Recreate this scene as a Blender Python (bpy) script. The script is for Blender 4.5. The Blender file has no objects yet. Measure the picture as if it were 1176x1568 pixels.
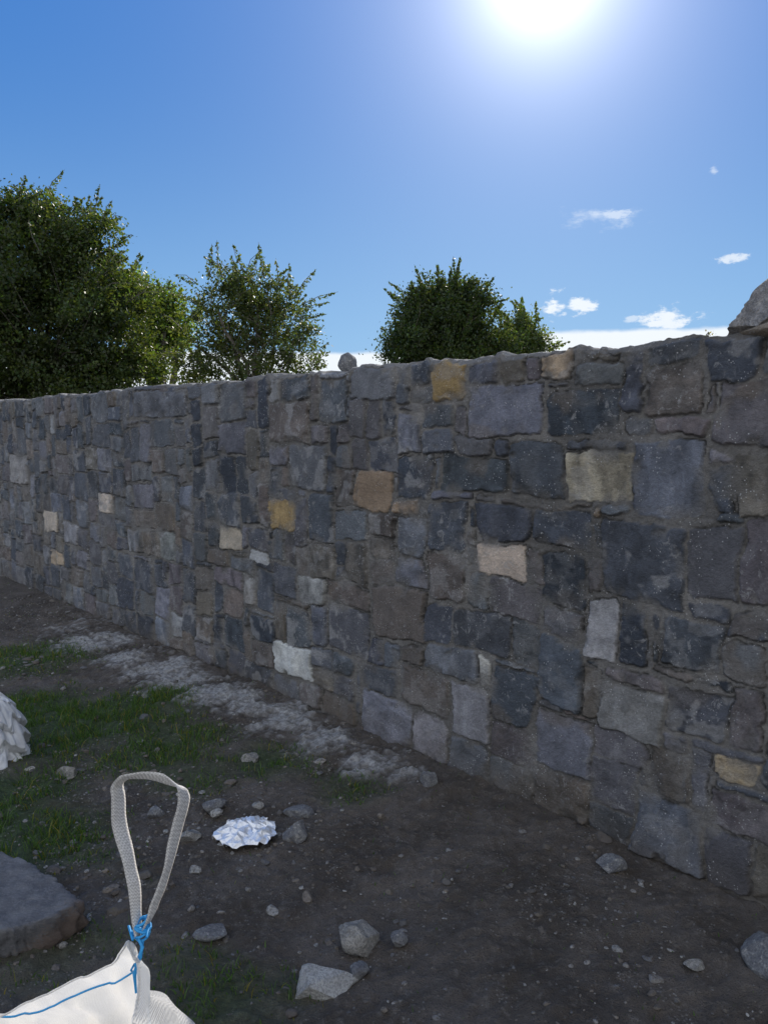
import bpy, math, random
import numpy as np
from mathutils import Vector
rng=np.random.default_rng(7); random.seed(19)
S=bpy.context.scene
S.view_settings.view_transform='Standard'
S.view_settings.look='None'
S.view_settings.exposure=0
# ---------------------------------------------------------------- noise
def _h(xi,yi,seed):
    h=(xi*374761393+yi*668265263+seed*1442695041)&0xffffffff
    h=((h^(h>>13))*1274126177)&0xffffffff
    return ((h^(h>>16))&0xffff)/65535.0
def vn(x,y,seed=0):
    x=np.asarray(x,float);y=np.asarray(y,float)
    xf=np.floor(x);yf=np.floor(y)
    xi=xf.astype(np.int64);yi=yf.astype(np.int64)
    a=x-xf;b=y-yf
    a=a*a*(3-2*a);b=b*b*(3-2*b)
    return (_h(xi,yi,seed)*(1-a)+_h(xi+1,yi,seed)*a)*(1-b)+(_h(xi,yi+1,seed)*(1-a)+_h(xi+1,yi+1,seed)*a)*b
def fbm(x,y,seed=0,o=4):
    r=0;amp=.5;t=0
    for i in range(o):
        r=r+amp*vn(x*2**i+i*17.3,y*2**i-i*9.1,seed+i*11);t+=amp;amp*=.5
    return r/t
def sst(a,b,x):
    t=np.clip((x-a)/(b-a),0,1);return t*t*(3-2*t)
# ---------------------------------------------------------------- mesh helpers
def link(o):
    S.collection.objects.link(o);return o
def npmesh(name,V,F,mat=None,smooth=True,attrs=None,parent=None):
    V=np.asarray(V,np.float32);F=np.asarray(F,np.int32)
    k=F.shape[1];me=bpy.data.meshes.new(name)
    me.vertices.add(len(V));me.vertices.foreach_set('co',V.ravel())
    me.loops.add(F.size);me.loops.foreach_set('vertex_index',F.ravel())
    me.polygons.add(len(F));me.polygons.foreach_set('loop_start',np.arange(0,F.size,k,dtype=np.int32))
    me.update(calc_edges=True)
    me.polygons.foreach_set('use_smooth',np.full(len(F),bool(smooth)))
    for n,A in (attrs or {}).items():
        c=me.color_attributes.new(n,'FLOAT_COLOR','POINT')
        A=np.asarray(A,np.float32)
        if A.ndim==1:A=np.stack([A,A,A],1)
        if A.shape[1]==3:A=np.concatenate([A,np.ones((len(A),1),np.float32)],1)
        c.data.foreach_set('color',A.ravel())
    if mat: me.materials.append(mat)
    o=link(bpy.data.objects.new(name,me))
    if parent:o.parent=parent
    return o
def gridfaces(nr,nc):
    i=np.arange(nr-1)[:,None]*nc+np.arange(nc-1)[None,:]
    i=i.ravel();return np.stack([i,i+1,i+nc+1,i+nc],1)
def empty(name,loc=(0,0,0)):
    e=bpy.data.objects.new(name,None);e.location=loc;e.empty_display_size=.2;return link(e)
# ---------------------------------------------------------------- node helpers
class NT:
    def __init__(s,tree): s.t=tree;s.n=tree.nodes;s.l=tree.links
    def add(s,ty,**k):
        nd=s.n.new(ty)
        for a,b in k.items(): setattr(nd,a,b)
        return nd
    def put(s,sock,v):
        if isinstance(v,bpy.types.NodeSocket): s.l.new(v,sock)
        elif v is not None: sock.default_value=v
    def m(s,op,a,b=None,c=None,clamp=False):
        nd=s.add('ShaderNodeMath',operation=op);nd.use_clamp=clamp
        s.put(nd.inputs[0],a);s.put(nd.inputs[1],b)
        if c is not None:s.put(nd.inputs[2],c)
        return nd.outputs[0]
    def ramp(s,v,a,b,lo=0.,hi=1.):
        nd=s.add('ShaderNodeMapRange',interpolation_type='SMOOTHSTEP')
        s.put(nd.inputs[0],v);nd.inputs[1].default_value=a;nd.inputs[2].default_value=b
        nd.inputs[3].default_value=lo;nd.inputs[4].default_value=hi
        return nd.outputs[0]
    def noise(s,vec,scale,detail=4,rough=.6,dist=0,col=False):
        nd=s.add('ShaderNodeTexNoise');s.put(nd.inputs['Vector'],vec)
        nd.inputs['Scale'].default_value=scale;nd.inputs['Detail'].default_value=detail
        nd.inputs['Roughness'].default_value=rough;nd.inputs['Distortion'].default_value=dist
        return nd.outputs[1 if col else 0]
    def mix(s,f,a,b,bt='MIX'):
        nd=s.add('ShaderNodeMix',data_type='RGBA',blend_type=bt)
        s.put(nd.inputs[0],f);s.put(nd.inputs[6],a);s.put(nd.inputs[7],b)
        return nd.outputs[2]
    def scale(s,v,f):
        nd=s.add('ShaderNodeVectorMath',operation='SCALE');s.put(nd.inputs[0],v);s.put(nd.inputs['Scale'],f);return nd.outputs[0]
    def vadd(s,v,f):
        nd=s.add('ShaderNodeVectorMath',operation='ADD');s.put(nd.inputs[0],v);s.put(nd.inputs[1],f);return nd.outputs[0]
    def bump(s,h,strength=.5,dist=.01,nrm=None):
        nd=s.add('ShaderNodeBump');nd.inputs['Strength'].default_value=strength
        nd.inputs['Distance'].default_value=dist;s.put(nd.inputs['Height'],h)
        if nrm:s.put(nd.inputs['Normal'],nrm)
        return nd.outputs[0]
def newmat(name):
    m=bpy.data.materials.new(name);m.use_nodes=True
    nt=NT(m.node_tree);b=m.node_tree.nodes['Principled BSDF']
    return m,nt,b
def c4(r,g,b):return (r,g,b,1)
# ---------------------------------------------------------------- camera / survey
HC=1.6;PIT=math.radians(5.96);FP=1178.;CP,SP=math.cos(PIT),math.sin(PIT)
cam=bpy.data.cameras.new('camera');co=link(bpy.data.objects.new('camera',cam))
co.location=(0,0,HC);co.rotation_euler=(math.pi/2-PIT,0,0)
cam.sensor_fit='VERTICAL';cam.sensor_height=34.6;cam.lens=26.0;cam.clip_start=.05;cam.clip_end=6000
S.camera=co
def ray(u,v):
    a=(u-588)/FP;b=(784-v)/FP
    return a,CP+b*SP,-SP+b*CP
def G(u,v,z=0):
    x,y,d=ray(u,v);t=(HC-z)/-d;return x*t,y*t
def P(u,v,D):
    x,y,d=ray(u,v);t=D/y;return x*t,D,HC+d*t
P0=np.array([1.298,2.447]);DW=np.array([-.6789,.7342]);DW/=np.linalg.norm(DW)
ANG=math.atan2(DW[1],DW[0])
NW=np.array([-math.sin(ANG),math.cos(ANG)])
def W(u,v):
    x,y,d=ray(u,v);t=(P0@NW)/(x*NW[0]+y*NW[1])
    return (np.array([x*t,y*t])-P0)@DW, HC+d*t
def wl(s,y,z): # wall local -> world
    p=P0+DW*s+NW*y;return (p[0],p[1],z)
# ---------------------------------------------------------------- world
AZ=math.radians(11);EL=math.radians(29)
w=bpy.data.worlds.new('World');S.world=w;w.use_nodes=True
nt=NT(w.node_tree);bg=w.node_tree.nodes['Background']
sky=nt.add('ShaderNodeTexSky',sky_type='NISHITA');sky.sun_disc=False
sky.sun_elevation=EL;sky.sun_rotation=AZ;sky.air_density=1.0;sky.dust_density=.4;sky.ozone_density=1.5;sky.altitude=50
tc=nt.add('ShaderNodeTexCoord').outputs['Generated']
sx=nt.add('ShaderNodeSeparateXYZ');nt.put(sx.inputs[0],tc)
az=nt.m('ARCTAN2',sx.outputs[0],sx.outputs[1]);el=nt.m('ARCSINE',sx.outputs[2])
dt=nt.add('ShaderNodeVectorMath',operation='DOT_PRODUCT');nt.put(dt.inputs[0],tc)
dt.inputs[1].default_value=(math.sin(AZ)*math.cos(EL),math.cos(AZ)*math.cos(EL),math.sin(EL))
th=nt.m('ARCCOSINE',nt.m('MINIMUM',dt.outputs['Value'],.99999))
g1=nt.m('MULTIPLY',nt.m('EXPONENT',nt.m('DIVIDE',th,-.045)),20.)
g2=nt.m('MULTIPLY',nt.m('EXPONENT',nt.m('DIVIDE',th,-.16)),5.0)
gl=nt.scale((1,.97,.93),nt.m('ADD',g1,g2))
# clear-air gradient, blended over the physical sky
e2_=nt.m('DIVIDE',nt.m('MAXIMUM',el,0.),.27)
wgt=nt.m('EXPONENT',nt.m('MULTIPLY',nt.m('MULTIPLY',e2_,e2_),-1.))
grad=nt.mix(wgt,c4(.35,2.1,6.6),c4(2.8,5.6,8.9))
base=nt.vadd(nt.scale(grad,.86),nt.scale(sky.outputs[0],.07))
# clouds
nv=nt.add('ShaderNodeMapping');nt.put(nv.inputs[0],tc);nv.inputs['Scale'].default_value=(1,1,2.2)
cn=nt.noise(nv.outputs[0],30,7,.66);cn2=nt.noise(nv.outputs[0],9,4,.55)
bt=nt.m('ADD',.101,nt.ramp(az,.14,.22,0.,.021))
band=nt.m('SUBTRACT',nt.m('ADD',bt,nt.m('MULTIPLY',nt.m('SUBTRACT',nt.m('ADD',nt.m('MULTIPLY',cn2,.7),nt.m('MULTIPLY',cn,.3)),.5),.022)),el)
tot=nt.m('MULTIPLY',nt.ramp(band,-.003,.005),.95)
def puff(a0,e0,ra,re,th_=.5,soft=.15,st=1.):
    global tot
    d=nt.m('SQRT',nt.m('ADD',nt.m('POWER',nt.m('DIVIDE',nt.m('SUBTRACT',az,a0),ra),2.),nt.m('POWER',nt.m('DIVIDE',nt.m('SUBTRACT',el,e0),re),2.)))
    f=nt.m('SUBTRACT',nt.m('ADD',nt.m('ADD',nt.m('MULTIPLY',nt.m('SUBTRACT',cn,.5),2.),.5),nt.m('MULTIPLY',nt.m('SUBTRACT',1.,d),.5)),th_)
    tot=nt.m('MAXIMUM',tot,nt.m('MULTIPLY',nt.ramp(f,0,soft),st))
for (u,v,ru,rv,t_,so_,st) in [(848,472,19,18,.55,.3,.9),(888,468,24,15,.55,.3,.9),(1018,490,36,17,.5,.35,.9),(965,488,16,6,.6,.3,.5),
        (925,332,66,16,.6,.7,.5),(940,328,22,7,.5,.3,.5),(1123,393,22,7,.6,.3,.7),(1092,262,8,13,.6,.4,.4),(468,428,16,7,.7,.5,.3)]:
    x,y,d=ray(u,v);a0=math.atan2(x,y);e0=math.atan2(d,math.hypot(x,y))
    puff(a0,e0,ru/FP*1.1,rv/FP*1.1,t_,so_,st)
withc=nt.mix(tot,base,c4(9.0,9.5,10.))
# unseen cloud field added behind the camera as fill light for the wall
back_fill=nt.m('MULTIPLY',nt.ramp(sx.outputs[1],.05,-.25),nt.ramp(nt.noise(tc,2.4,5,.55),.36,.5))
withc=nt.mix(back_fill,withc,c4(10.2,10.7,11.4))
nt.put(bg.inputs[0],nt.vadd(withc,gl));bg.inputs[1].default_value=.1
sun=bpy.data.lights.new('sun','SUN');so=link(bpy.data.objects.new('sun',sun));sun.energy=4.8;sun.angle=math.radians(.5);sun.color=(1,.93,.82)
sd=Vector((math.sin(AZ)*math.cos(EL),math.cos(AZ)*math.cos(EL),math.sin(EL)))
so.rotation_euler=(-sd).to_track_quat('-Z','Y').to_euler();so.location=(5,20,15)
# ---------------------------------------------------------------- WALL
HT=1.92;U=.04
COL=dict(dark=(.088,.096,.112),navy=(.050,.059,.074),grey=(.145,.148,.158),blue=(.175,.185,.21),brown=(.165,.142,.12),purp=(.145,.13,.132),
 tan=(.42,.32,.21),ochre=(.32,.23,.10),pale=(.52,.505,.475),lgrey=(.29,.288,.288),cream=(.56,.48,.38))
KEY=[(872,968,693,778,'cream'),(965,1080,670,795,'blue'),(840,960,603,672,'navy'),(712,840,595,678,'blue'),(668,722,557,617,'ochre'),
(548,605,722,778,'tan'),(612,664,700,765,'navy'),(728,797,832,882,'cream'),(570,655,900,978,'brown'),(912,1035,800,925,'dark'),(882,950,920,1000,'lgrey'),
(912,1010,1045,1120,'lgrey'),(585,650,975,1065,'dark'),(820,905,985,1080,'dark'),(422,475,985,1035,'pale'),(337,368,805,840,'cream'),(152,174,748,782,'cream'),
(15,42,695,740,'lgrey'),(243,270,810,858,'lgrey'),(410,475,620,678,'brown'),(733,758,1008,1057,'pale'),(1103,1160,1160,1197,'tan'),(980,1065,555,650,'brown'),
(1090,1190,578,690,'purp'),(1043,1130,800,905,'grey'),(835,885,540,585,'tan'),(490,550,1058,1118,'brown'),(640,690,1100,1175,'lgrey'),(555,635,1065,1150,'blue'),
(460,505,878,925,'lgrey'),(505,588,925,1005,'grey'),(370,390,880,920,'pale'),(383,412,845,862,'pale'),(195,220,800,845,'lgrey'),(67,88,785,815,'cream'),
(605,650,760,782,'tan'),(672,780,700,760,'dark'),(416,456,768,803,'ochre'),(442,505,680,745,'grey'),(487,530,580,645,'dark'),(888,952,540,600,'grey'),
(820,905,780,850,'dark'),(908,952,780,800,'tan'),(1000,1110,940,1030,'dark'),(1015,1110,1045,1130,'dark'),(205,290,600,645,'blue'),(1000,1060,1145,1225,'brown'),
(1120,1200,700,790,'brown'),(318,350,838,868,'brown'),(80,98,842,866,'tan'),(300,330,940,975,'brown'),(385,420,980,1015,'brown'),(630,668,590,625,'grey'),(690,775,940,1000,'dark')]
s0,s1=-3.6,16.0
nx=int(round((s1-s0)/U));nz=int(HT/U)
occ=-np.ones((nx,nz),int);stones=[]
def place(i,j,wi,hi,kind):
    occ[i:i+wi,j:j+hi]=len(stones);stones.append([i,j,wi,hi,kind])
for (ua,ub,va,vb,k) in KEY:
    um=(ua+ub)/2
    sa=W(ub,(va+vb)/2)[0];sb=W(ua,(va+vb)/2)[0];zb=W(um,vb)[1];zt=W(um,va)[1]
    i=int(round((sa-s0)/U));i2=max(i+1,int(round((sb-s0)/U)));j=max(0,int(round(zb/U)));j2=min(nz,max(j+1,int(round(zt/U))))
    i=max(0,i)
    while i<i2 and (occ[i,j:j2]>=0).any():i+=1
    while i2>i and (occ[i2-1,j:j2]>=0).any():i2-=1
    if i2-i<1 or j2-j<1 or (occ[i:i2,j:j2]>=0).any():continue
    place(i,j,i2-i,j2-j,k)
kinds=['dark']*32+['navy']*10+['grey']*24+['blue']*9+['brown']*14+['purp']*10+['lgrey']*2
for j in range(nz):
    i=0
    while i<nx:
        if occ[i,j]>=0:i+=1;continue
        wi=random.choice([3,4,5,5,6,6,7,7,8,9]);hi=random.choice([3,4,5,5,5,6])
        if random.random()<.06:wi=2;hi=2
        run=0
        while i+run<nx and run<wi+3 and occ[i+run,j]<0:run+=1
        if run<=wi+2:wi=run if run<=9 else run//2
        while True:
            if (occ[i:i+wi,j:j+hi]<0).all() :break
            hi-=1
        hi=max(1,min(hi,nz-j))
        if nz-(j+hi)<=2:hi=nz-j if (occ[i:i+wi,j:nz]<0).all() else hi
        for _ in range(2):
            if hi>=2 and j+hi+1<nz and (occ[i:i+wi,j+hi]<0).all() and (occ[i:i+wi,min(j+hi+1+_,nz-1)]>=0).any():
                hi+=1
        if wi==1 and hi>4:hi=random.choice([2,3,4])
        place(i,j,wi,hi,random.choice(kinds));i+=wi
cols=[s0]
while cols[-1]<s1:
    s=cols[-1]
    if s<-.7:d=.02
    else:d=.0045+.0020*max(s,0)
    if s>9:d=.04
    cols.append(s+d)
cols=np.array(cols);nc=len(cols)
zr=np.concatenate([np.linspace(-.25,0,8)[:-1],np.arange(0,HT+.0001,.005)])
SS,ZZ=np.meshgrid(cols,zr)
wx=SS+.016*(fbm(SS*7,ZZ*7,3,2)-.5)*2+.011*(fbm(SS*34,ZZ*34,5,3)-.5)*2+.05*(vn(SS*1.1,ZZ*1.1,8)-.5)
wz=ZZ+.015*(fbm(SS*6,ZZ*6,23,2)-.5)*2+.011*(fbm(SS*34,ZZ*34,25,3)-.5)*2+.07*(vn(SS*.8,ZZ*1.1,28)-.5)*sst(0,.2,ZZ)*sst(HT,HT-.25,ZZ)
D=np.full(SS.shape,1.)
Hs=np.zeros(SS.shape);CC=np.zeros(SS.shape+(3,))
topz=np.zeros(nc)
corner={}
def cj(i,j):
    if (i,j) not in corner:
        r=np.random.default_rng(i*7919+j*131+5);corner[(i,j)]=r.uniform(-.015,.015,2)
    return corner[(i,j)]
for k,(i,j,wi,hi,kind) in enumerate(stones):
    a0,a1=s0+i*U,s0+(i+wi)*U;b0,b1=j*U,(j+hi)*U
    c_a=np.searchsorted(cols,a0-.08);c_b=np.searchsorted(cols,a1+.08)
    r_a=np.searchsorted(zr,b0-.08);r_b=np.searchsorted(zr,b1+.08)
    sl=(slice(r_a,r_b),slice(c_a,c_b))
    px,pz=wx[sl],wz[sl]
    q=[np.array([a0,b0])+cj(i,j),np.array([a1,b0])+cj(i+wi,j),np.array([a1,b1])+cj(i+wi,j+hi),np.array([a0,b1])+cj(i,j+hi)]
    gap=random.uniform(.003,.010)
    ds=[]
    for e in range(4):
        p,r=q[e],q[(e+1)%4];t=(r-p)/np.linalg.norm(r-p)
        ds.append((px-p[0])*t[1]-(pz-p[1])*t[0]+gap)
    for e in range(4):
        if random.random()<.35:
            cpt=q[e];ctr=sum(q)/4;dv=(cpt-ctr);dv/=np.linalg.norm(dv);off=random.uniform(.010,.034)
            ds.append((px-cpt[0])*dv[0]+(pz-cpt[1])*dv[1]+off)
    kk=300.
    d=np.log(sum(np.exp(np.clip(kk*q_,-60,60)) for q_ in ds))/kk
    cur=D[sl];upd=d<cur
    D[sl]=np.where(upd,d,cur)
    base_=np.array(COL[kind])*random.uniform(.75,1.25)*np.array([random.uniform(.95,1.06),1,random.uniform(.94,1.07)])
    tx,tz=random.gauss(0,.04),random.gauss(0,.04)
    rough=random.choice([.003,.006,.010,.015])
    f=fbm(px*random.uniform(6,14)+k*3.1,pz*random.uniform(6,14)-k,k%50,4)-.5
    h=random.uniform(-.001,.012)+tx*(px-(a0+a1)/2)+tz*(pz-(b0+b1)/2)+rough*2*f
    Hs[sl]=np.where(upd,h,Hs[sl])
    va=random.choice([.5,.9,1.3,1.8]);sxx=random.uniform(6,24);szz=random.uniform(6,24)
    vein=(fbm(px*sxx+k,pz*szz,k%37+60,4)-.5)*va
    pat=sst(.54,.64,fbm(px*14+k*2,pz*14,k%41+160,4))*random.choice([0,0,.2,.3,.5,.9])
    br=sst(.55,.7,fbm(px*7+k*5,pz*7,k%29+260,3))*random.choice([0,0,0,.4,.7])
    c_=base_[None,None,:]*(1+vein[...,None]);c_=c_*(1-pat[...,None]*.6)+np.array([.38,.37,.36])*pat[...,None]*.6
    c_=c_*(1-br[...,None]*.6)+np.array([.20,.155,.11])*br[...,None]*.6
    CC[sl]=np.where(upd[...,None],c_,CC[sl])
    if j+hi>=nz:
        topz[c_a:c_b]=np.where((cols[c_a:c_b]>=a0)&(cols[c_a:c_b]<a1),random.uniform(-.012,.010),topz[c_a:c_b])
mcol=np.array([.200,.188,.174])
mn=fbm(SS*5,ZZ*5,90,4)
M=mcol[None,None,:]*(.55+.9*mn[...,None])
smear=sst(.56,.66,fbm(SS*9,ZZ*9,70,4))*sst(-.055,-.0,D)
ins=sst(.0008,-.0024,D)
ins2=ins*(1-.75*smear)
crack=np.exp(-((D-.0005)/.0028)**2)*sst(.38,.60,fbm(SS*8,ZZ*8,77,3))*(1-.85*smear)
mh=-.003+.011*(fbm(SS*16,ZZ*16,33,4)-.5)+.005*(vn(SS*90,ZZ*90,34)-.5)
HH=mh*(1-ins2)+(Hs*sst(0,-.006,D)+.002)*ins2-.009*crack
HH+=.016*(fbm(SS*.9,ZZ*.9,51,2)-.5)
CC=CC*ins2[...,None]+M*(1-ins2[...,None])
CC*=(1-.60*crack[...,None])
# broad weathering: damp darker zones and drier paler zones
CC*=(.82+.36*fbm(SS*1.3,ZZ*1.6,301,3))[...,None]
sp=sst(.22,.0,ZZ+.12*(fbm(SS*4,ZZ*4,81,3)-.5))
CC=CC*(1-.4*sp[...,None])+np.array([.12,.10,.08])*.4*sp[...,None]
MS=1-ins2
topz=topz+.018*(fbm(cols*5,cols*0,95,4)-.5)
topz=np.convolve(np.pad(topz,3,'edge'),np.ones(7)/7,'valid')
topz=topz+.014*(fbm(cols*26,cols*0,97,3)-.5)+.012*sst(.6,.75,fbm(cols*14,cols*0+3,98,2))
st=sst(HT-.08,HT,ZZ);ZF=ZZ+st*topz[None,:]
rd=np.clip((ZZ-(HT-.018))/.018,0,1);HH=HH-.014*rd**2
rows=[np.stack([SS,HH,ZF],2)];cr=[CC];mr=[MS]
ty=np.concatenate([np.linspace(.02,.44,22)])
T,TY=np.meshgrid(cols,ty,indexing='xy')
hz=HT+topz[None,:]+.006+.03*(fbm(T*9,TY*9,61,4)-.5)*sst(0,.05,TY)
rows.append(np.stack([T,-TY,hz],2));cr.append(np.ones(T.shape+(3,))*np.array([.26,.25,.235])*(.7+.6*fbm(T*9,TY*9,62,4)[...,None]));mr.append(np.ones(T.shape))
bz=np.linspace(HT-.01,-.25,10);T,BZ=np.meshgrid(cols,bz)
rows.append(np.stack([T,T*0-.45,BZ],2));cr.append(np.ones(T.shape+(3,))*.16);mr.append(np.ones(T.shape))
V=np.concatenate(rows,0);C=np.concatenate(cr,0);Mk=np.concatenate(mr,0)
nr=V.shape[0]
stone_m,n,b=newmat('stone_wall_mat')
ca=n.add('ShaderNodeAttribute',attribute_name='col');ma=n.add('ShaderNodeAttribute',attribute_name='mort')
oc=n.add('ShaderNodeTexCoord').outputs['Object']
n1=n.noise(oc,14,6,.65);n2=n.noise(oc,70,5,.7);n3=n.noise(oc,260,3,.7);n4=n.noise(oc,24,6,.75,.8);n5=n.noise(oc,3.2,3,.5)
f=n.m('ADD',.10,n.m('ADD',n.m('MULTIPLY',n1,.75),n.m('MULTIPLY',n2,1.05)))
sc=n.scale(ca.outputs['Color'],f)
bl=n.m('MULTIPLY',n.m('MULTIPLY',n.ramp(n4,.55,.63),n.ramp(n5,.44,.58)),n.m('SUBTRACT',.8,n.m('MULTIPLY',ma.outputs['Fac'],.45)))
c1=n.mix(n.m('MULTIPLY',bl,.7),sc,c4(.42,.41,.40))
vo=n.add('ShaderNodeTexVoronoi');n.put(vo.inputs['Vector'],oc);vo.inputs['Scale'].default_value=75
spk=n.m('MULTIPLY',n.ramp(n.m('ADD',vo.outputs['Distance'],n.m('MULTIPLY',n2,.3)),.36,.28),n.ramp(n.noise(oc,9,4,.6),.50,.57))
c2=n.mix(n.m('MULTIPLY',spk,.85),c1,c4(.58,.57,.56))
sc2=n.scale(c2,n.m('ADD',.62,n.m('MULTIPLY',n3,.72)))
n.put(b.inputs['Base Color'],sc2);n.put(b.inputs['Roughness'],n.m('ADD',.68,n.m('MULTIPLY',ma.outputs['Fac'],.27)))
hb=n.m('ADD',n.m('MULTIPLY',n2,.8),n.m('MULTIPLY',n3,.4))
n.put(b.inputs['Normal'],n.bump(hb,1.,.016))
wall=npmesh('stone_wall',V.reshape(-1,3),gridfaces(nr,nc)[:,::-1],stone_m,True,{'col':C.reshape(-1,3),'mort':Mk.ravel()})
wall.location=(P0[0],P0[1],0);wall.rotation_euler=(0,0,ANG)
# ---------------------------------------------------------------- ground
def axis(fa,fb,d,far_a,far_b,g=1.14):
    mid=list(np.arange(fa,fb+d/2,d));r=[];s=d;x=mid[-1]
    while x<far_b:s*=g;x+=s;r.append(x)
    l=[];s=d;x=mid[0]
    while x>far_a:s*=g;x-=s;l.append(x)
    return np.array(l[::-1]+mid+r)
gx=axis(-4.2,2.0,.013,-3000,3000);gy=axis(1.2,6.5,.013,-3000,3000)
X,Y=np.meshgrid(gx,gy)
def blobs(X,Y,L):
    r=np.zeros(np.shape(X))
    for (bx,by,br,sv) in L:
        r=np.maximum(r,sv*np.exp(-((X-bx)**2+(Y-by)**2)/(br*br)))
    return r
def GB(L):return [(*G(u,v),r,s) for (u,v,r,s) in L]
GR=GB([(140,1110,.6,1.1),(50,1090,.5,1.1),(240,1150,.4,1.),(210,1080,.4,.95),(40,1290,.42,1.1),(80,1310,.25,.9),(0,1230,.4,1.1),(400,1170,.3,.7),(330,1540,.25,.7),(280,1480,.2,.6),(20,1010,.6,.9),(540,1205,.2,.55),(420,1510,.17,.5),(100,1480,.3,.6),(300,1190,.3,.8)])
PL=GB([(150,985,.35,1),(200,1010,.3,1),(240,1025,.3,1),(280,1045,.3,1),(330,1070,.28,1),(390,1090,.25,1),(440,1105,.25,1),(500,1140,.22,1),(570,1175,.2,.9),(620,1195,.15,.7),(840,1385,.12,.5),(460,1085,.2,.8),(380,1075,.2,.9),(130,960,.5,.6)])
def gmask(X,Y):
    return np.clip(blobs(X,Y,GR)*1.6-1.1*(1-fbm(X*3.5,Y*3.5,140,4))+.12,0,1)
def pmask(X,Y):
    return sst(.47,.68,blobs(X,Y,PL)*.36+fbm(X*7,Y*7,150,5)*.34+fbm(X*38,Y*38,155,3)*.30+.0)
def gh(X,Y):
    dd=np.maximum(((X-P0[0])*NW[0]+(Y-P0[1])*NW[1]),0)
    near=np.exp(-((X+1)**2+(Y-4)**2)/60.)
    z=.07*(fbm(X*.9,Y*.9,101,3)-.5)+.035*(fbm(X*4,Y*4,104,3)-.5)+.030*(fbm(X*16,Y*16,107,3)-.5)+.016*(vn(X*50,Y*50,109)-.5)
    z=z*near+.05*np.exp(-(dd/.25))*(fbm(X*3,Y*3,111,2)-.2)*near
    return z
Zg=gh(X,Y)+.035*pmask(X,Y)*fbm(X*22,Y*22,160,3)*np.exp(-((X+1)**2+(Y-4)**2)/60.)
gm,n,b=newmat('ground_mat')
at=n.add('ShaderNodeAttribute',attribute_name='mask');sp_=n.add('ShaderNodeSeparateColor');n.put(sp_.inputs[0],at.outputs['Color'])
oc=n.add('ShaderNodeTexCoord').outputs['Object']
a1=n.noise(oc,3,5,.6);a2=n.noise(oc,40,6,.7);a3=n.noise(oc,180,3,.7)
soil=n.mix(n.ramp(a1,.35,.68),c4(.08,.064,.050),c4(.155,.13,.11))
soil=n.mix(n.m('MULTIPLY',n.ramp(a2,.5,.7),.55),soil,c4(.24,.215,.19))
soil=n.mix(n.m('MULTIPLY',n.ramp(a3,.47,.3),.75),soil,c4(.035,.028,.022))
green=n.mix(n.ramp(a2,.4,.65),c4(.035,.06,.016),c4(.07,.11,.035))
soil=n.mix(n.m('MULTIPLY',sp_.outputs[0],.9),soil,green)
pale=n.mix(n.ramp(a2,.3,.7),c4(.22,.21,.20),c4(.56,.55,.54))
soil=n.mix(sp_.outputs[1],soil,pale)
soil=n.mix(sp_.outputs[2],soil,c4(.28,.265,.24))  # far ground on camera side made pale to bounce sunlight at the wall
v1=n.add('ShaderNodeTexVoronoi');n.put(v1.inputs['Vector'],oc);v1.inputs['Scale'].default_value=75
sp2=n.m('MULTIPLY',n.ramp(n.m('ADD',v1.outputs['Distance'],n.m('MULTIPLY',a3,.4)),.5,.4),n.ramp(n.noise(oc,7,3,.6),.54,.64))
soil=n.mix(n.m('MULTIPLY',sp2,.5),soil,c4(.34,.32,.29))
n.put(b.inputs['Base Color'],soil);b.inputs['Roughness'].default_value=.95
n.put(b.inputs['Normal'],n.bump(n.m('ADD',n.m('MULTIPLY',a2,.8),n.m('MULTIPLY',a3,.4)),1.,.028))
front=((X-P0[0])*NW[0]+(Y-P0[1])*NW[1])>0
far=sst(6,14,np.hypot(X,Y-2));mk=np.stack([np.where(front,gmask(X,Y)*(1-far),far*.8),pmask(X,Y)*(1-far),far*front],2)
npmesh('ground',np.stack([X,Y,Zg],2).reshape(-1,3),gridfaces(len(gy),len(gx)),gm,True,{'mask':mk.reshape(-1,3)})
# ---------------------------------------------------------------- rocks
def ico(sub):
    import bmesh
    bm=bmesh.new();bmesh.ops.create_icosphere(bm,subdivisions=sub,radius=1)
    v=np.array([x.co[:] for x in bm.verts]);f=np.array([[q.index for q in p.verts] for p in bm.faces]);bm.free();return v,f
def rockmesh(sub,seed,cuts=9,rough=.06):
    r=np.random.default_rng(seed);v,f=ico(sub)
    v=v.copy()
    for _ in range(cuts):
        nrm=r.normal(size=3);nrm/=np.linalg.norm(nrm);d=r.uniform(.5,.82)
        k=v@nrm;v-=np.maximum(k-d,0)[:,None]*nrm[None,:]
    nn=fbm(v[:,0]*3+v[:,2]*1.7,v[:,1]*3-v[:,2]*2.1,seed,4)-.5
    n2=fbm(v[:,0]*9+v[:,2]*5,v[:,1]*9-v[:,2]*6,seed+3,3)-.5
    v*= (1+rough*2*nn+rough*.8*n2)[:,None]
    return v,f
def rockmat(name,c,c2):
    m,n,b=newmat(name);g=n.add('ShaderNodeNewGeometry').outputs['Position']
    a=n.noise(g,25,5,.65);q=n.noise(g,160,4,.7);l=n.noise(g,60,4,.7)
    k=n.mix(n.ramp(a,.35,.65),c4(*c),c4(*c2));k=n.mix(n.m('MULTIPLY',n.ramp(q,.42,.62),.6),k,c4(*[x*.45 for x in c]))
    k=n.mix(n.m('MULTIPLY',n.ramp(l,.56,.66),.6),k,c4(.44,.42,.39))
    n.put(b.inputs['Base Color'],k);b.inputs['Roughness'].default_value=.88;n.put(b.inputs['Normal'],n.bump(n.m('ADD',q,l),.9,.008));return m
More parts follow.
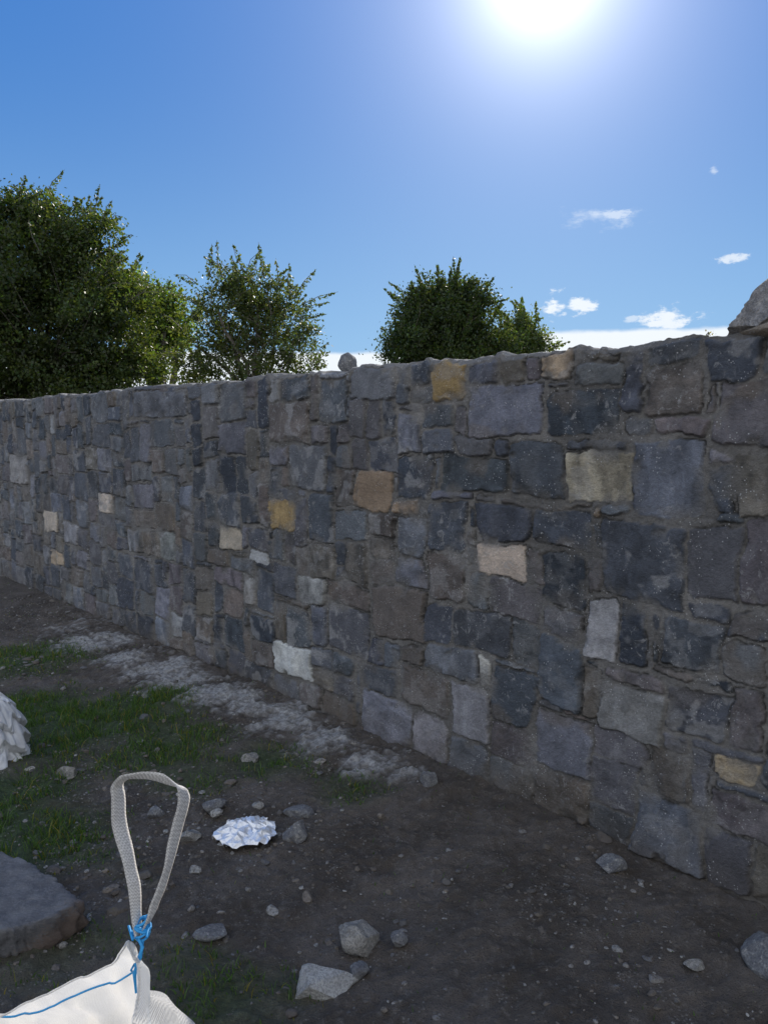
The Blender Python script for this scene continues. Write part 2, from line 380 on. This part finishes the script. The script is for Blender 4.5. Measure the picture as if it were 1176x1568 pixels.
rm=rockmat('grey_rock_mat',(.22,.21,.195),(.36,.345,.32));rmp=rockmat('pale_rock_mat',(.34,.335,.325),(.48,.475,.46));rmt=rockmat('tan_rock_mat',(.28,.22,.16),(.38,.32,.25));rmd=rockmat('dark_rock_mat',(.14,.14,.15),(.24,.24,.24))
def rock(name,loc,sc,rot,mat,seed,sub=4,cuts=10,rg=.09):
    v,f=rockmesh(sub,seed,cuts,rg);o=npmesh(name,v,f,mat,False);o.location=loc;o.scale=sc;o.rotation_euler=rot
    return o
def onG(u,v,dz=0):
    x,y=G(u,v);return (x,y,float(gh(np.array(x),np.array(y)))+dz)
rock('rock',onG(550,1438,.03),(.075,.066,.064),(0,.2,.5),rm,3)
rock('rock',onG(490,1502,.010),(.12,.07,.05),(0,0,.1),rmp,52)
rock('rock',onG(548,1485,.012),(.04,.035,.03),(0,0,1),rmd,5)
rock('rock',onG(1178,1490,.04),(.07,.10,.08),(0,0,.4),rmd,6)
rock('rock',onG(935,1332,.012),(.06,.05,.04),(0,0,.2),rmd,7)
rock('rock',onG(610,1440,.01),(.03,.03,.03),(0,0,.2),rmd,8)
rock('rock',onG(1062,1482,.006),(.035,.025,.015),(0,0,.2),rm,9)
rock('rock',onG(458,1250,.010),(.07,.05,.035),(0,0,.1),rmd,10)
rock('rock',onG(452,1285,.02),(.055,.05,.05),(0,0,.9),rmd,11)
rock('rock',onG(330,1245,.010),(.06,.05,.035),(0,0,.4),rmd,12)
rock('rock',onG(292,1290,.01),(.045,.04,.03),(0,0,.4),rm,13)
rock('rock',onG(325,1430,.006),(.06,.035,.02),(0,0,.4),rmd,14)
rock('rock',onG(105,1187,.01),(.055,.05,.035),(0,0,.4),rm,15)
rock('rock',onG(655,1208,.02),(.05,.05,.05),(0,0,.4),rmd,16)
rock('rock',onG(240,1250,.008),(.045,.035,.03),(0,0,.7),rmd,17)
rock('rock',onG(385,1165,.008),(.05,.035,.03),(0,0,.2),rm,18)
# stone slab with rusty edge: irregular outline, flat top
na=220;aa=np.linspace(0,2*math.pi,na,endpoint=False)
poly=[(1.0,.28),(.62,.50),(-.1,.86),(-.9,1.0),(-1.1,-.7),(-.2,-1.0),(.25,-.62),(.62,-.30),(.85,-.12)]
rad=[]
for t in aa:
    dx,dy=math.cos(t),math.sin(t);best=9
    for q in range(len(poly)):
        p1=np.array(poly[q]);p2=np.array(poly[(q+1)%len(poly)]);e=p2-p1
        M2=np.array([[dx,-e[0]],[dy,-e[1]]]);det=np.linalg.det(M2)
        if abs(det)<1e-9:continue
        s_=np.linalg.solve(M2,p1)
        if s_[0]>0 and -1e-6<=s_[1]<=1+1e-6:best=min(best,s_[0])
    rad.append(best)
rad=np.array(rad)+.09*(fbm(aa*9,aa*0,500,4)-.5)
prof=[(0,.5)]+[(x,.5) for x in np.linspace(.04,.95,30)]+[(.98,.46),(.99,.38),(1.0,.2),(.96,.0),(1.01,-.2),(.96,-.4),(.93,-.6)]
vv=[]
for (pr,pz) in prof:
    xx=np.cos(aa)*rad*pr;yy=np.sin(aa)*rad*pr
    zz=pz+.12*(fbm(xx*3,yy*3,510,4)-.5)+.16*(fbm(xx*9+pz*4,yy*9,512,3)-.5)*(.45 if pr<.95 else 1)
    k_=1+(.12*(fbm(aa*14,pz*5+aa*0,514,3)-.5) if pr>.95 else 0)
    vv.append(np.stack([xx*k_,yy*k_,zz],1))
V=np.concatenate(vv);i=np.arange(len(prof)-1)[:,None]*na+np.arange(na)[None,:];j=np.arange(len(prof)-1)[:,None]*na+(np.arange(na)[None,:]+1)%na
F=np.stack([i,i+na,j+na,j],2).reshape(-1,4)
sm,n,b=newmat('slab_mat');oc=n.add('ShaderNodeTexCoord').outputs['Object']
a=n.noise(oc,4,6,.7);q=n.noise(oc,26,5,.7);q3=n.noise(oc,90,4,.7);sp_=n.add('ShaderNodeSeparateXYZ');n.put(sp_.inputs[0],oc)
k=n.mix(n.ramp(a,.35,.66),c4(.17,.168,.18),c4(.30,.295,.30))
k=n.mix(n.m('MULTIPLY',n.ramp(q,.52,.62),.4),k,c4(.40,.39,.39))
edge=n.m('MULTIPLY',n.ramp(n.m('ADD',n.m('SUBTRACT',sp_.outputs[0],n.m('MULTIPLY',sp_.outputs[2],.5)),n.m('MULTIPLY',q,.9)),1.0,1.3),.6)
k=n.mix(edge,k,c4(.26,.16,.10));n.put(b.inputs['Base Color'],k);b.inputs['Roughness'].default_value=.85;n.put(b.inputs['Normal'],n.bump(n.m('ADD',q,q3),.9,.018))
sx_,sy_=G(-12,1428);sl=npmesh('stone_slab',V,F,sm,True);sl.location=(sx_,sy_,.06);sl.scale=(.30,.24,.12);sl.rotation_euler=(.10,.03,-.22)
rock('coping_rock',wl(.10,-.13,HT+.085),(.24,.17,.15),(0,0,.4),rockmat('coping_rock_mat',(.22,.205,.19),(.38,.35,.32)),31,5,14,.10)
rock('coping_stone',wl(-.02,-.13,HT+.012),(.27,.19,.04),(0,0,ANG),rmt,22,4,8)
s_,z_=W(492,575);rock('wall_top_stone',wl(s_,-.2,HT+.045),(.065,.055,.075),(0,0,.4),rmd,25,3,14)
s_,z_=W(515,578);rock('wall_top_stone',wl(s_,-.2,HT+.015),(.09,.06,.035),(0,0,.9),rmd,24,3)
# gravel
tm=[rockmesh(2,200+i,6,.05) for i in range(6)]
VV=[];FF=[];off=0;CL=[]
def scat(x,y,r):
    global off
    v,f=tm[random.randrange(6)];a=random.uniform(0,6.28);s=np.array([r*random.uniform(.8,1.4),r*random.uniform(.7,1.1),r*random.uniform(.4,.8)])
    p=v*s;ca_,sa_=math.cos(a),math.sin(a)
    p=np.stack([p[:,0]*ca_-p[:,1]*sa_+x,p[:,0]*sa_+p[:,1]*ca_+y,p[:,2]+r*.10],1)
    z=float(gh(np.array(x),np.array(y)));p[:,2]+=z
    VV.append(p);FF.append(f+off);off+=len(v)
    c=random.choice([(.20,.19,.18),(.26,.245,.23),(.14,.14,.145),(.34,.33,.31),(.2,.17,.14),(.13,.11,.095),(.16,.135,.11),(.12,.11,.10)]);CL.append(np.tile(np.array(c)*random.uniform(.7,1.2),(len(v),1)))
RB=GB([(230,1215,.25,1.3),(120,1200,.25,1.3),(300,1240,.3,1.3),(160,1290,.3,1.3),(420,1270,.25,1.3),(120,1400,.25,.9),(840,1385,.12,2.2),(180,1150,.3,.6),(940,1430,.2,.8),(350,1300,.25,.9),(60,940,.7,.9),(30,1010,.5,.8),(1000,1500,.3,.5),(480,1350,.4,.4),(650,1450,.5,.3),(500,1160,.3,.9),(300,1050,.4,1.),(400,1100,.3,1.1),(900,1330,.4,.4),(170,1340,.2,.9)])
cnt=0
while cnt<9000:
    x=random.uniform(-5,2);y=random.uniform(1.5,8)
    if (x-P0[0])*NW[0]+(y-P0[1])*NW[1]<.02:continue
    den=.07+float(blobs(np.array(x),np.array(y),RB))*.9
    if random.random()>den:continue
    r=.0032/(random.random()**.55+.075)
    scat(x,y,min(r,.042));cnt+=1
grm,n,b=newmat('gravel_mat');ca=n.add('ShaderNodeAttribute',attribute_name='col');oc=n.add('ShaderNodeTexCoord').outputs['Object'];q=n.noise(oc,110,4,.7)
n.put(b.inputs['Base Color'],n.mix(n.ramp(q,.3,.6),c4(.10,.085,.07),ca.outputs['Color']));b.inputs['Roughness'].default_value=.9;n.put(b.inputs['Normal'],n.bump(q,.7,.01))
npmesh('gravel',np.concatenate(VV),np.concatenate(FF),grm,False,{'col':np.concatenate(CL)})
# ---------------------------------------------------------------- grass
N=85000
x=rng.uniform(-6,1.3,N*6);y=rng.uniform(1.5,8.5,N*6)
m=gmask(x,y);cl=fbm(x*12,y*12,170,2)
keep=(rng.random(len(x))<(m*.95*sst(.32,.62,cl)+.008))&(((x-P0[0])*NW[0]+(y-P0[1])*NW[1])>.03)
x=x[keep][:N];y=y[keep][:N];m=m[keep][:N];n_=len(x)
h=(.012+.045*rng.random(n_)**1.5)*(.5+m*.8);a=rng.uniform(0,6.28,n_);wd=rng.uniform(.0012,.003,n_);ln=rng.uniform(.1,.9,n_)*h;la=rng.uniform(0,6.28,n_)
z=gh(x,y)-.004
def pt(t,side):
    return np.stack([x+np.cos(a)*wd*side+np.cos(la)*ln*t*t,y+np.sin(a)*wd*side+np.sin(la)*ln*t*t,z+h*t*(1-.15*t)],1)
Vb=np.stack([pt(0,-1),pt(0,1),pt(.55,.8),pt(.55,-.8),pt(1,.15),pt(1,-.15)],1)
i=np.arange(n_)[:,None]*6
Fb=np.concatenate([i+np.array([[0,1,2,3]]),i+np.array([[3,2,4,5]])],0)
gc=np.array([.07,.125,.032])*rng.uniform(.6,1.3,(n_,1))+np.array([.08,.03,0])*(rng.random((n_,1))<.12)*1.5
def leafmat(name,tr=.5,k=(1.5,1.5,.6)):
    m=bpy.data.materials.new(name);m.use_nodes=True;n=NT(m.node_tree)
    for q in list(n.n): n.n.remove(q)
    o=n.add('ShaderNodeOutputMaterial');ca=n.add('ShaderNodeAttribute',attribute_name='col')
    d=n.add('ShaderNodeBsdfPrincipled');n.put(d.inputs['Base Color'],ca.outputs['Color']);d.inputs['Roughness'].default_value=.5
    t=n.add('ShaderNodeBsdfTranslucent');sc=n.mix(1.,ca.outputs['Color'],c4(*k),'MULTIPLY');n.put(t.inputs[0],sc)
    mx=n.add('ShaderNodeMixShader');mx.inputs[0].default_value=tr;n.put(mx.inputs[1],d.outputs[0]);n.put(mx.inputs[2],t.outputs[0]);n.put(o.inputs[0],mx.outputs[0]);return m
lm=leafmat('leaf_mat',.45,(2.7,2.6,.8))
npmesh('grass',Vb.reshape(-1,3),Fb,lm,True,{'col':np.repeat(gc,6,0)})
# ---------------------------------------------------------------- trees
bark,n,b=newmat('bark_mat');oc=n.add('ShaderNodeTexCoord').outputs['Object'];q=n.noise(oc,12,5,.7)
n.put(b.inputs['Base Color'],n.mix(n.ramp(q,.35,.65),c4(.08,.07,.055),c4(.2,.175,.15)));b.inputs['Roughness'].default_value=.9;n.put(b.inputs['Normal'],n.bump(q,.6,.02))
def tube(pts,rad,Vs,Fs,sides=5):
    pts=np.array(pts,float);off=sum(len(q) for q in Vs)
    a=np.arange(sides)/sides*2*math.pi
    n=len(pts);T=np.gradient(pts,axis=0);T/=np.linalg.norm(T,axis=1)[:,None]+1e-9
    ref=np.array([.31,.9,.2]);A=np.cross(T,ref);A/=np.linalg.norm(A,axis=1)[:,None]+1e-9;B=np.cross(T,A)
    v=pts[:,None,:]+(A[:,None,:]*np.cos(a)[None,:,None]+B[:,None,:]*np.sin(a)[None,:,None])*np.array(rad)[:,None,None]
    Vs.append(v.reshape(-1,3))
    for k in range(n-1):
        for s in range(sides):
            s2=(s+1)%sides;Fs.append([off+k*sides+s,off+k*sides+s2,off+(k+1)*sides+s2,off+(k+1)*sides+s])
def tree(name,base,lobes,D,clumps,lpc,sig,leaf,tint,seed,shoots=30,stems=1,zmin=.6,sl_=1.):
    r=np.random.default_rng(seed);e=empty(name,(base[0],base[1],0));B=np.array([base[0],base[1],0.])
    L=[]
    for (u,v,rp) in lobes:
        p=np.array(P(u,v,D+r.uniform(-.4,.4)));R=rp*D/FP;L.append((p,R))
    wts=np.array([R**2 for p,R in L]);wts/=wts.sum()
    Vs=[];Fs=[];cen=[]
    forks=[]
    for s in range(stems):
        hh=min(p[2] for p,R in L)*.55+.3
        f=B+np.array([r.uniform(-.3,.3)*stems,r.uniform(-.3,.3),hh]);st_=B+np.array([r.uniform(-.1,.1),r.uniform(-.1,.1),-.1])*stems
        mid=(st_+f)/2+r.normal(0,.08,3);R0=.16/math.sqrt(stems)
        tube([st_,st_+(mid-st_)*.3,mid,f],[R0*1.3,R0,R0*.85,R0*.7],Vs,Fs,8);forks.append((f,R0*.7))
    limbs=[]
    for p,R in L:
        f,fr=forks[r.integers(len(forks))]
        c=p-np.array([0,0,R*.3]);m1=f+(c-f)*.5+r.normal(0,.12,3)
        tube([f,f+(m1-f)*.5+r.normal(0,.05,3),m1,m1+(c-m1)*.5+r.normal(0,.06,3),c],[fr,fr*.75,fr*.55,fr*.45,fr*.3],Vs,Fs,6);limbs.append((m1,c,fr*.4))
    for k in range(clumps):
        q=r.choice(len(L),p=wts);p,R=L[q];d=r.normal(size=3);d/=np.linalg.norm(d)
        rr=R*(r.random()**.4)*(.8+.35*r.random());c=p+d*rr*np.array([1,1,.95])
        if c[2]<zmin:c[2]=zmin+r.random()*.5
        cen.append(c)
        if k%3==0:
            m1,cc,fr=limbs[q];s_=m1+(cc-m1)*r.random();md=(s_+c)/2+r.normal(0,.07,3)
            tube([s_,md,c],[fr*.45,fr*.28,.006],Vs,Fs,4)
    cen=np.array(cen)
    szs=r.uniform(.5,1.4,len(cen));cb=r.uniform(.5,1.5,len(cen))
    idx=np.repeat(np.arange(len(cen)),lpc)
    pts=cen[idx]+r.normal(0,1,(len(idx),3))*(sig*szs[idx])[:,None]*np.array([1,1,.7])
    bri=cb[idx]
    sp=[];sb=[]
    for k in range(shoots):
        q=r.choice(len(L),p=wts);p,R=L[q];d=np.array([r.normal(),r.normal()*.6,abs(r.normal())*1.0+.15]);d/=np.linalg.norm(d)
        a_=p+d*R*.85;ln=r.uniform(.2,.75)*min(1,R/.7+.3)*sl_;dv=d*.8+np.array([r.normal()*.4,0,.2]);dv/=np.linalg.norm(dv)
        b_=a_+dv*ln;b_[2]-=ln*r.uniform(-.05,.25);md=(a_+b_)/2+np.array([0,0,ln*.08])+r.normal(0,.03,3);tube([a_,md,b_],[.010,.006,.003],Vs,Fs,3)
        nl=int(60*ln/.4);t=r.random(nl)**1.2*.95
        sp.append(a_+(b_-a_)*t[:,None]+r.normal(0,.03,(nl,3))*(1.2-t)[:,None]);sb.append(np.full(nl,1.35))
    pts=np.concatenate([pts]+sp);bri=np.concatenate([bri]+sb)
    n=len(pts);A=r.normal(size=(n,3));A/=np.linalg.norm(A,axis=1)[:,None];Bv=np.cross(A,r.normal(size=(n,3)));Bv/=np.linalg.norm(Bv,axis=1)[:,None]
    s=leaf*r.uniform(.6,1.3,n)[:,None];A=A*s;Bv=Bv*s*.6
    v=np.stack([pts-A,pts+Bv-A*.1,pts+A,pts-Bv-A*.1],1).reshape(-1,3)
    F=np.arange(n*4).reshape(-1,4)
    col=np.array(tint)[None,:]*(bri*r.uniform(.7,1.3,n))[:,None]*np.stack([r.uniform(.85,1.35,n),np.ones(n),r.uniform(.7,1.1,n)],1)
    npmesh(name+'_foliage',v-B*1.0,F,lm,False,{'col':np.repeat(col,4,0)},e)
    npmesh(name+'_branches',np.concatenate(Vs)-B,np.array(Fs),bark,True,None,e)
def bx(u,D):x,_,_=P(u,600,D);return (x,D)
tree('hawthorn_tree',bx(60,13),[(20,430,115),(112,395,78),(90,500,125),(175,468,60),(-90,420,150),(180,570,65),(55,340,42),(0,345,55),(10,560,90),(120,590,80),(-120,560,120),(140,350,30)],13,900,200,.15,.030,(.042,.066,.023),1,230,2)
tree('small_tree',bx(245,16),[(255,475,32),(235,500,40),(270,510,28),(225,550,35),(205,450,25)],16,120,140,.15,.034,(.08,.13,.028),2,35,1)
tree('sparse_tree',bx(380,13),[(330,455,36),(395,455,42),(420,490,54),(350,500,52),(445,530,44),(300,520,30),(400,560,58),(460,575,34),(365,435,24),(350,570,45),(300,580,35)],13,235,85,.115,.026,(.05,.073,.03),3,130,3)
tree('round_tree',bx(690,17),[(680,500,64),(705,485,52),(650,490,44),(635,540,42),(740,530,42),(690,550,62),(615,520,20),(720,460,24),(680,462,30)],17,520,165,.15,.034,(.040,.064,.024),4,130,1)
tree('young_tree',bx(800,19),[(800,505,28),(815,515,25),(780,520,26),(800,540,30),(770,545,28),(825,540,20)],19,110,110,.14,.034,(.06,.088,.028),5,45,1)
tree('shrub',bx(1085,9),[(1083,524,8),(1098,532,9),(1070,536,9)],9,14,34,.05,.013,(.08,.09,.05),6,10,1,.6,.35)
# ---------------------------------------------------------------- bulk bag
def fabric(name,tr,c1,c2):
    fab,n,b=newmat(name);oc=n.add('ShaderNodeTexCoord').outputs['Object']
    w1=n.add('ShaderNodeTexWave');w1.inputs['Scale'].default_value=90;n.put(w1.inputs[0],oc);w1.bands_direction='Z'
    w2=n.add('ShaderNodeTexWave');w2.inputs['Scale'].default_value=90;n.put(w2.inputs[0],oc);w2.bands_direction='X'
    q=n.noise(oc,6,5,.65)
    for l in list(n.l):
        if l.to_node.type=='OUTPUT_MATERIAL':n.l.remove(l)
    n.put(b.inputs['Base Color'],n.mix(n.ramp(q,.35,.7),c4(*c1),c4(*c2)));b.inputs['Roughness'].default_value=.6
    n.put(b.inputs['Normal'],n.bump(n.m('ADD',n.m('ADD',w1.outputs['Fac'],w2.outputs['Fac']),n.m('MULTIPLY',n.noise(oc,30,4,.65),3.)),.4,.004))
    tl=n.add('ShaderNodeBsdfTranslucent');tl.inputs[0].default_value=c4(.88,.86,.82);mx=n.add('ShaderNodeMixShader');mx.inputs[0].default_value=tr
    n.put(mx.inputs[1],b.outputs[0]);n.put(mx.inputs[2],tl.outputs[0]);om=[x for x in n.n if x.type=='OUTPUT_MATERIAL'][0];n.put(om.inputs[0],mx.outputs[0]);return fab
fab=fabric('woven_bag_mat',.5,(.66,.65,.63),(.85,.845,.83))
fab2=fabric('plastic_sack_mat',.12,(.55,.55,.56),(.82,.82,.83))
blue,n,b=newmat('blue_tape_mat');oc=n.add('ShaderNodeTexCoord').outputs['Object'];n.put(b.inputs['Base Color'],n.mix(n.noise(oc,120,3,.6),c4(.015,.20,.5),c4(.04,.38,.75)));b.inputs['Roughness'].default_value=.55
BO=np.array([-.6,.8,0.])
bag=empty('bulk_bag',tuple(BO))
C0=np.array([-.415,1.23]);e1=np.array([-.955,-.296]);e2=np.array([.296,-.955]);L_=.82
cs=[C0,C0+L_*e1,C0+L_*e1+L_*e2,C0+L_*e2];cen=sum(cs)/4
def bagpt(p,h):
    p=np.asarray(p,float)%4;k=np.floor(p).astype(int)%4;t=p-np.floor(p);A=np.array(cs)[k];B_=np.array(cs)[(k+1)%4]
    xy=A+(B_-A)*t[...,None]
    dc=np.minimum(t,1-t)*L_
    rim=.655+.10*np.exp(-dc/.065)
    rim=rim-.05*(fbm(p*9,p*0,301,3)-.5)*sst(0,.1,dc)
    z=rim*h
    out=xy-cen;nrm=out/np.linalg.norm(out,axis=-1)[...,None]
    bul=.13*np.sin(np.clip(h,0,1)*math.pi)**.7-.05*np.exp(-dc/.05)*np.exp(-((h-.88)/.06)**2)-.03*np.exp(-dc/.03)
    wr=.035*(fbm(p*9,h*3.,303,4)-.5)+.022*(fbm(p*26,h*6.,305,3)-.5)+.03*(np.abs(2*fbm(p*14+h*3,h*7.+p*2,307,2)-1)-.4)
    xy=xy+nrm*(bul+wr*sst(0,.02,dc)**.3)[...,None]
    return np.stack([xy[...,0],xy[...,1],z],-1)
pp=np.linspace(0,4,601);hh=np.linspace(0,1,110);PPm,HHm=np.meshgrid(pp,hh)
V=bagpt(PPm,HHm).reshape(-1,3)-BO
npmesh('bag_fabric',V,gridfaces(110,601),fab,True,None,bag)
u_=np.linspace(0,1,60);A,B2=np.meshgrid(u_,u_);xy=C0+A[...,None]*L_*e1+B2[...,None]*L_*e2
xy=cen+(xy-cen)*.97
zz=.44+.06*(fbm(A*8,B2*8,320,4)-.5)+.06*np.sin(A*math.pi)*np.sin(B2*math.pi)
npmesh('bag_sand',np.dstack([xy,zz]).reshape(-1,3)-BO,gridfaces(60,60),rmd,True,None,bag)
Vs=[];Fs=[]
for (ha,hb) in [(.997,.0),(.93,.02)]:
    t=np.linspace(.0,4,400);pts=bagpt(t,np.full(400,ha)+.012*np.sin(t*7)*(ha<.99));
    if ha<.99: pts[:,:2]+=(cen-pts[:,:2])*.012
    tube(pts,[.0016 if ha>.99 else .0018]*400,Vs,Fs,5)
    if ha>.99:
        wh=(np.concatenate(Vs)-BO,np.array(Fs));Vs=[];Fs=[]
npmesh('rim_hem',wh[0],wh[1],fab,True,None,bag)
npmesh('blue_seam',np.concatenate(Vs)-BO,np.array(Fs),blue,True,None,bag)
web,n,b=newmat('webbing_mat');oc=n.add('ShaderNodeTexCoord').outputs['Object'];ck=n.add('ShaderNodeTexChecker');n.put(ck.inputs[0],oc);ck.inputs['Scale'].default_value=330
n.put(b.inputs['Base Color'],n.mix(n.m('MULTIPLY',n.m('ADD',ck.outputs['Fac'],n.noise(oc,60,3,.6)),.5),c4(.32,.305,.29),c4(.84,.82,.79)));b.inputs['Roughness'].default_value=.7;n.put(b.inputs['Normal'],n.bump(ck.outputs['Fac'],.8,.003))
def LP(u,v,dy=0):return np.array(P(u,v,1.23+dy))
path=[LP(213,1432),LP(210,1400),LP(206,1370),LP(200,1325),LP(186,1265),LP(179,1222),LP(180,1203,-.005),LP(190,1190,-.01),LP(224,1184,-.01),LP(256,1196,-.01),LP(280,1206,-.005),LP(284,1228),LP(271,1275),LP(260,1325),LP(243,1370),LP(230,1405),LP(218,1434)]
wv=[(.15,.98,0),(.3,.9,0),(.45,.9,0),(.30,.9,0),(.5,.9,0),(.35,.9,0),(.3,.9,-.3),(.1,.85,-.6),(0,.75,-.75),(.1,.5,-.9),(.2,.9,-.4)]+[(.42,.85,0),(.55,.85,0),(.30,.9,0),(.5,.85,0),(.3,.9,0),(.15,.98,0)]
def resample(P_,k,it=6):
    P_=np.array(P_);t=np.linspace(0,len(P_)-1,k);o=np.zeros((k,3))
    for a in range(3):o[:,a]=np.interp(t,np.arange(len(P_)),P_[:,a])
    for _ in range(it):o[1:-1]=(o[:-2]+2*o[1:-1]+o[2:])/4
    return o
K=160;c_=resample(path,K);wvv=resample(wv,K);wvv/=np.linalg.norm(wvv,axis=1)[:,None];T=np.gradient(c_,axis=0);T/=np.linalg.norm(T,axis=1)[:,None];NN=np.cross(T,wvv);NN/=np.linalg.norm(NN,axis=1)[:,None]
tt=np.linspace(0,1,K);c_=c_+NN*(.008*(fbm(tt*16,tt*0,601,2)-.5))[:,None]
wid=.016*(.8+.25*np.sin(tt*math.pi))*(1+.15*(fbm(tt*20,tt*0,603,2)-.5))
sec=[(-1,.0),(-.6,.9),(0,.5),(.6,.9),(1,0),(.6,-.9),(0,-.5),(-.6,-.9)]
V=np.stack([c_+wvv*(wid*a)[:,None]+NN*(.0020*b_) for a,b_ in sec],1)
fs=[]
for k in range(K-1):
    for s in range(8):
        fs.append([k*8+s,k*8+(s+1)%8,(k+1)*8+(s+1)%8,(k+1)*8+s])
npmesh('lifting_loop',V.reshape(-1,3)-BO,np.array(fs),web,True,None,bag)
Vs=[];Fs=[]
for k in range(7):
    zc=.750+k*.0036;aa=np.linspace(0,2*math.pi,24);rr_=.011+.003*math.sin(k*2.1)
    tube(np.stack([C0[0]+.004+rr_*np.cos(aa),C0[1]+rr_*np.sin(aa),zc+.006*np.sin(aa+k*1.3)],1),[.0024]*24,Vs,Fs,6)
tube([LP(212,1435,-.01),LP(219,1450,-.02),LP(210,1475,-.02),LP(207,1495,-.02),LP(209,1520,-.02)],[.003,.003,.003,.003,.002],Vs,Fs,6)
tube([LP(219,1440,-.01),LP(216,1465,-.02),LP(205,1490,-.02),LP(208,1510,-.02)],[.003,.003,.002,.002],Vs,Fs,6)
tube([LP(205,1432,-.01),LP(198,1418,-.0),LP(204,1440,-.02)],[.0025,.0025,.002],Vs,Fs,6)
tube([LP(216,1425,-.01),LP(228,1416,-.0),LP(225,1436,-.02)],[.0025,.0025,.002],Vs,Fs,6)
npmesh('blue_tie',np.concatenate(Vs)-BO,np.array(Fs),blue,True,None,bag)
# white sack slumped at left: folded, creased cloth
nu,nv_=360,240;th_=np.linspace(0,2*math.pi,nu);hh=np.linspace(0,1,nv_);TH,H=np.meshgrid(th_,hh)
cx,sy=np.cos(TH),np.sin(TH)
wob=fbm(cx*1.6+4,sy*1.6+H*1.6,701,3)-.5
ph=H*3.1+wob*2.6+.55*cx-.3*sy
fr_=ph-np.floor(ph)
fold=np.where(fr_<.8,fr_/.8,(1-fr_)/.2)            # overlapping folds with sharp undersides
crease=np.abs(2*fbm(cx*2.4+H*2,sy*2.4-H*2.6,703,3)-1)
rr=(.72+.22*fold**.6+.30*wob)*np.clip((1-H**4)**.5,0,1)*(.84+.16*(1-H))+.22*(crease-.35)*(1-H**3)
zz=H*.36-.045*fold*(H>.05)+.09*(fbm(cx*1.5*(1-H)+2,sy*1.5*(1-H)+1,705,3)-.5)*H+.05*(crease-.35)*H
V=np.stack([cx*rr*.24,sy*rr*.22,zz],2).reshape(-1,3)
sack=npmesh('plastic_sack',V,gridfaces(nv_,nu),fab2,True);sx_,sy_=G(-22,1165);sack.location=(sx_,sy_,-.005)
# crumpled wrapper/foil
r=np.random.default_rng(12);ng=15;u_=np.linspace(-1,1,ng);A,B2=np.meshgrid(u_,u_)
A=A+r.uniform(-.05,.05,A.shape);B2=B2+r.uniform(-.05,.05,A.shape)
R=np.sqrt(A**2+B2**2);ang=np.arctan2(B2,A)
sq=np.where(R>0,np.maximum(np.abs(A),np.abs(B2))/np.maximum(R,1e-6),1)
rad=.118*(1+.4*(fbm(np.cos(ang)*1.5+5,np.sin(ang)*1.5+5,411,3)-.5))
fx=A*sq*rad;fy=B2*sq*rad*.85
fz=.024*(1-(R*sq)**2)+.014*r.random(A.shape)+.028*fbm(A*2,B2*2,421,2)
V=np.dstack([fx,fy,fz]).reshape(-1,3);Q=gridfaces(ng,ng);TR=[]
for k,q in enumerate(Q):
    TR+=([[q[0],q[1],q[2]],[q[0],q[2],q[3]]] if r.random()<.5 else [[q[0],q[1],q[3]],[q[1],q[2],q[3]]])
foil,n,b=newmat('foil_mat');oc=n.add('ShaderNodeTexCoord').outputs['Object'];b.inputs['Metallic'].default_value=.45;b.inputs['Roughness'].default_value=.34
b.inputs['Base Color'].default_value=c4(.82,.83,.86);n.put(b.inputs['Normal'],n.bump(n.noise(oc,70,3,.6),.5,.008))
fo=npmesh('crumpled_foil',V,np.array(TR),foil,False);fo.location=onG(380,1285,.010);fo.rotation_euler=(.12,0,.2)
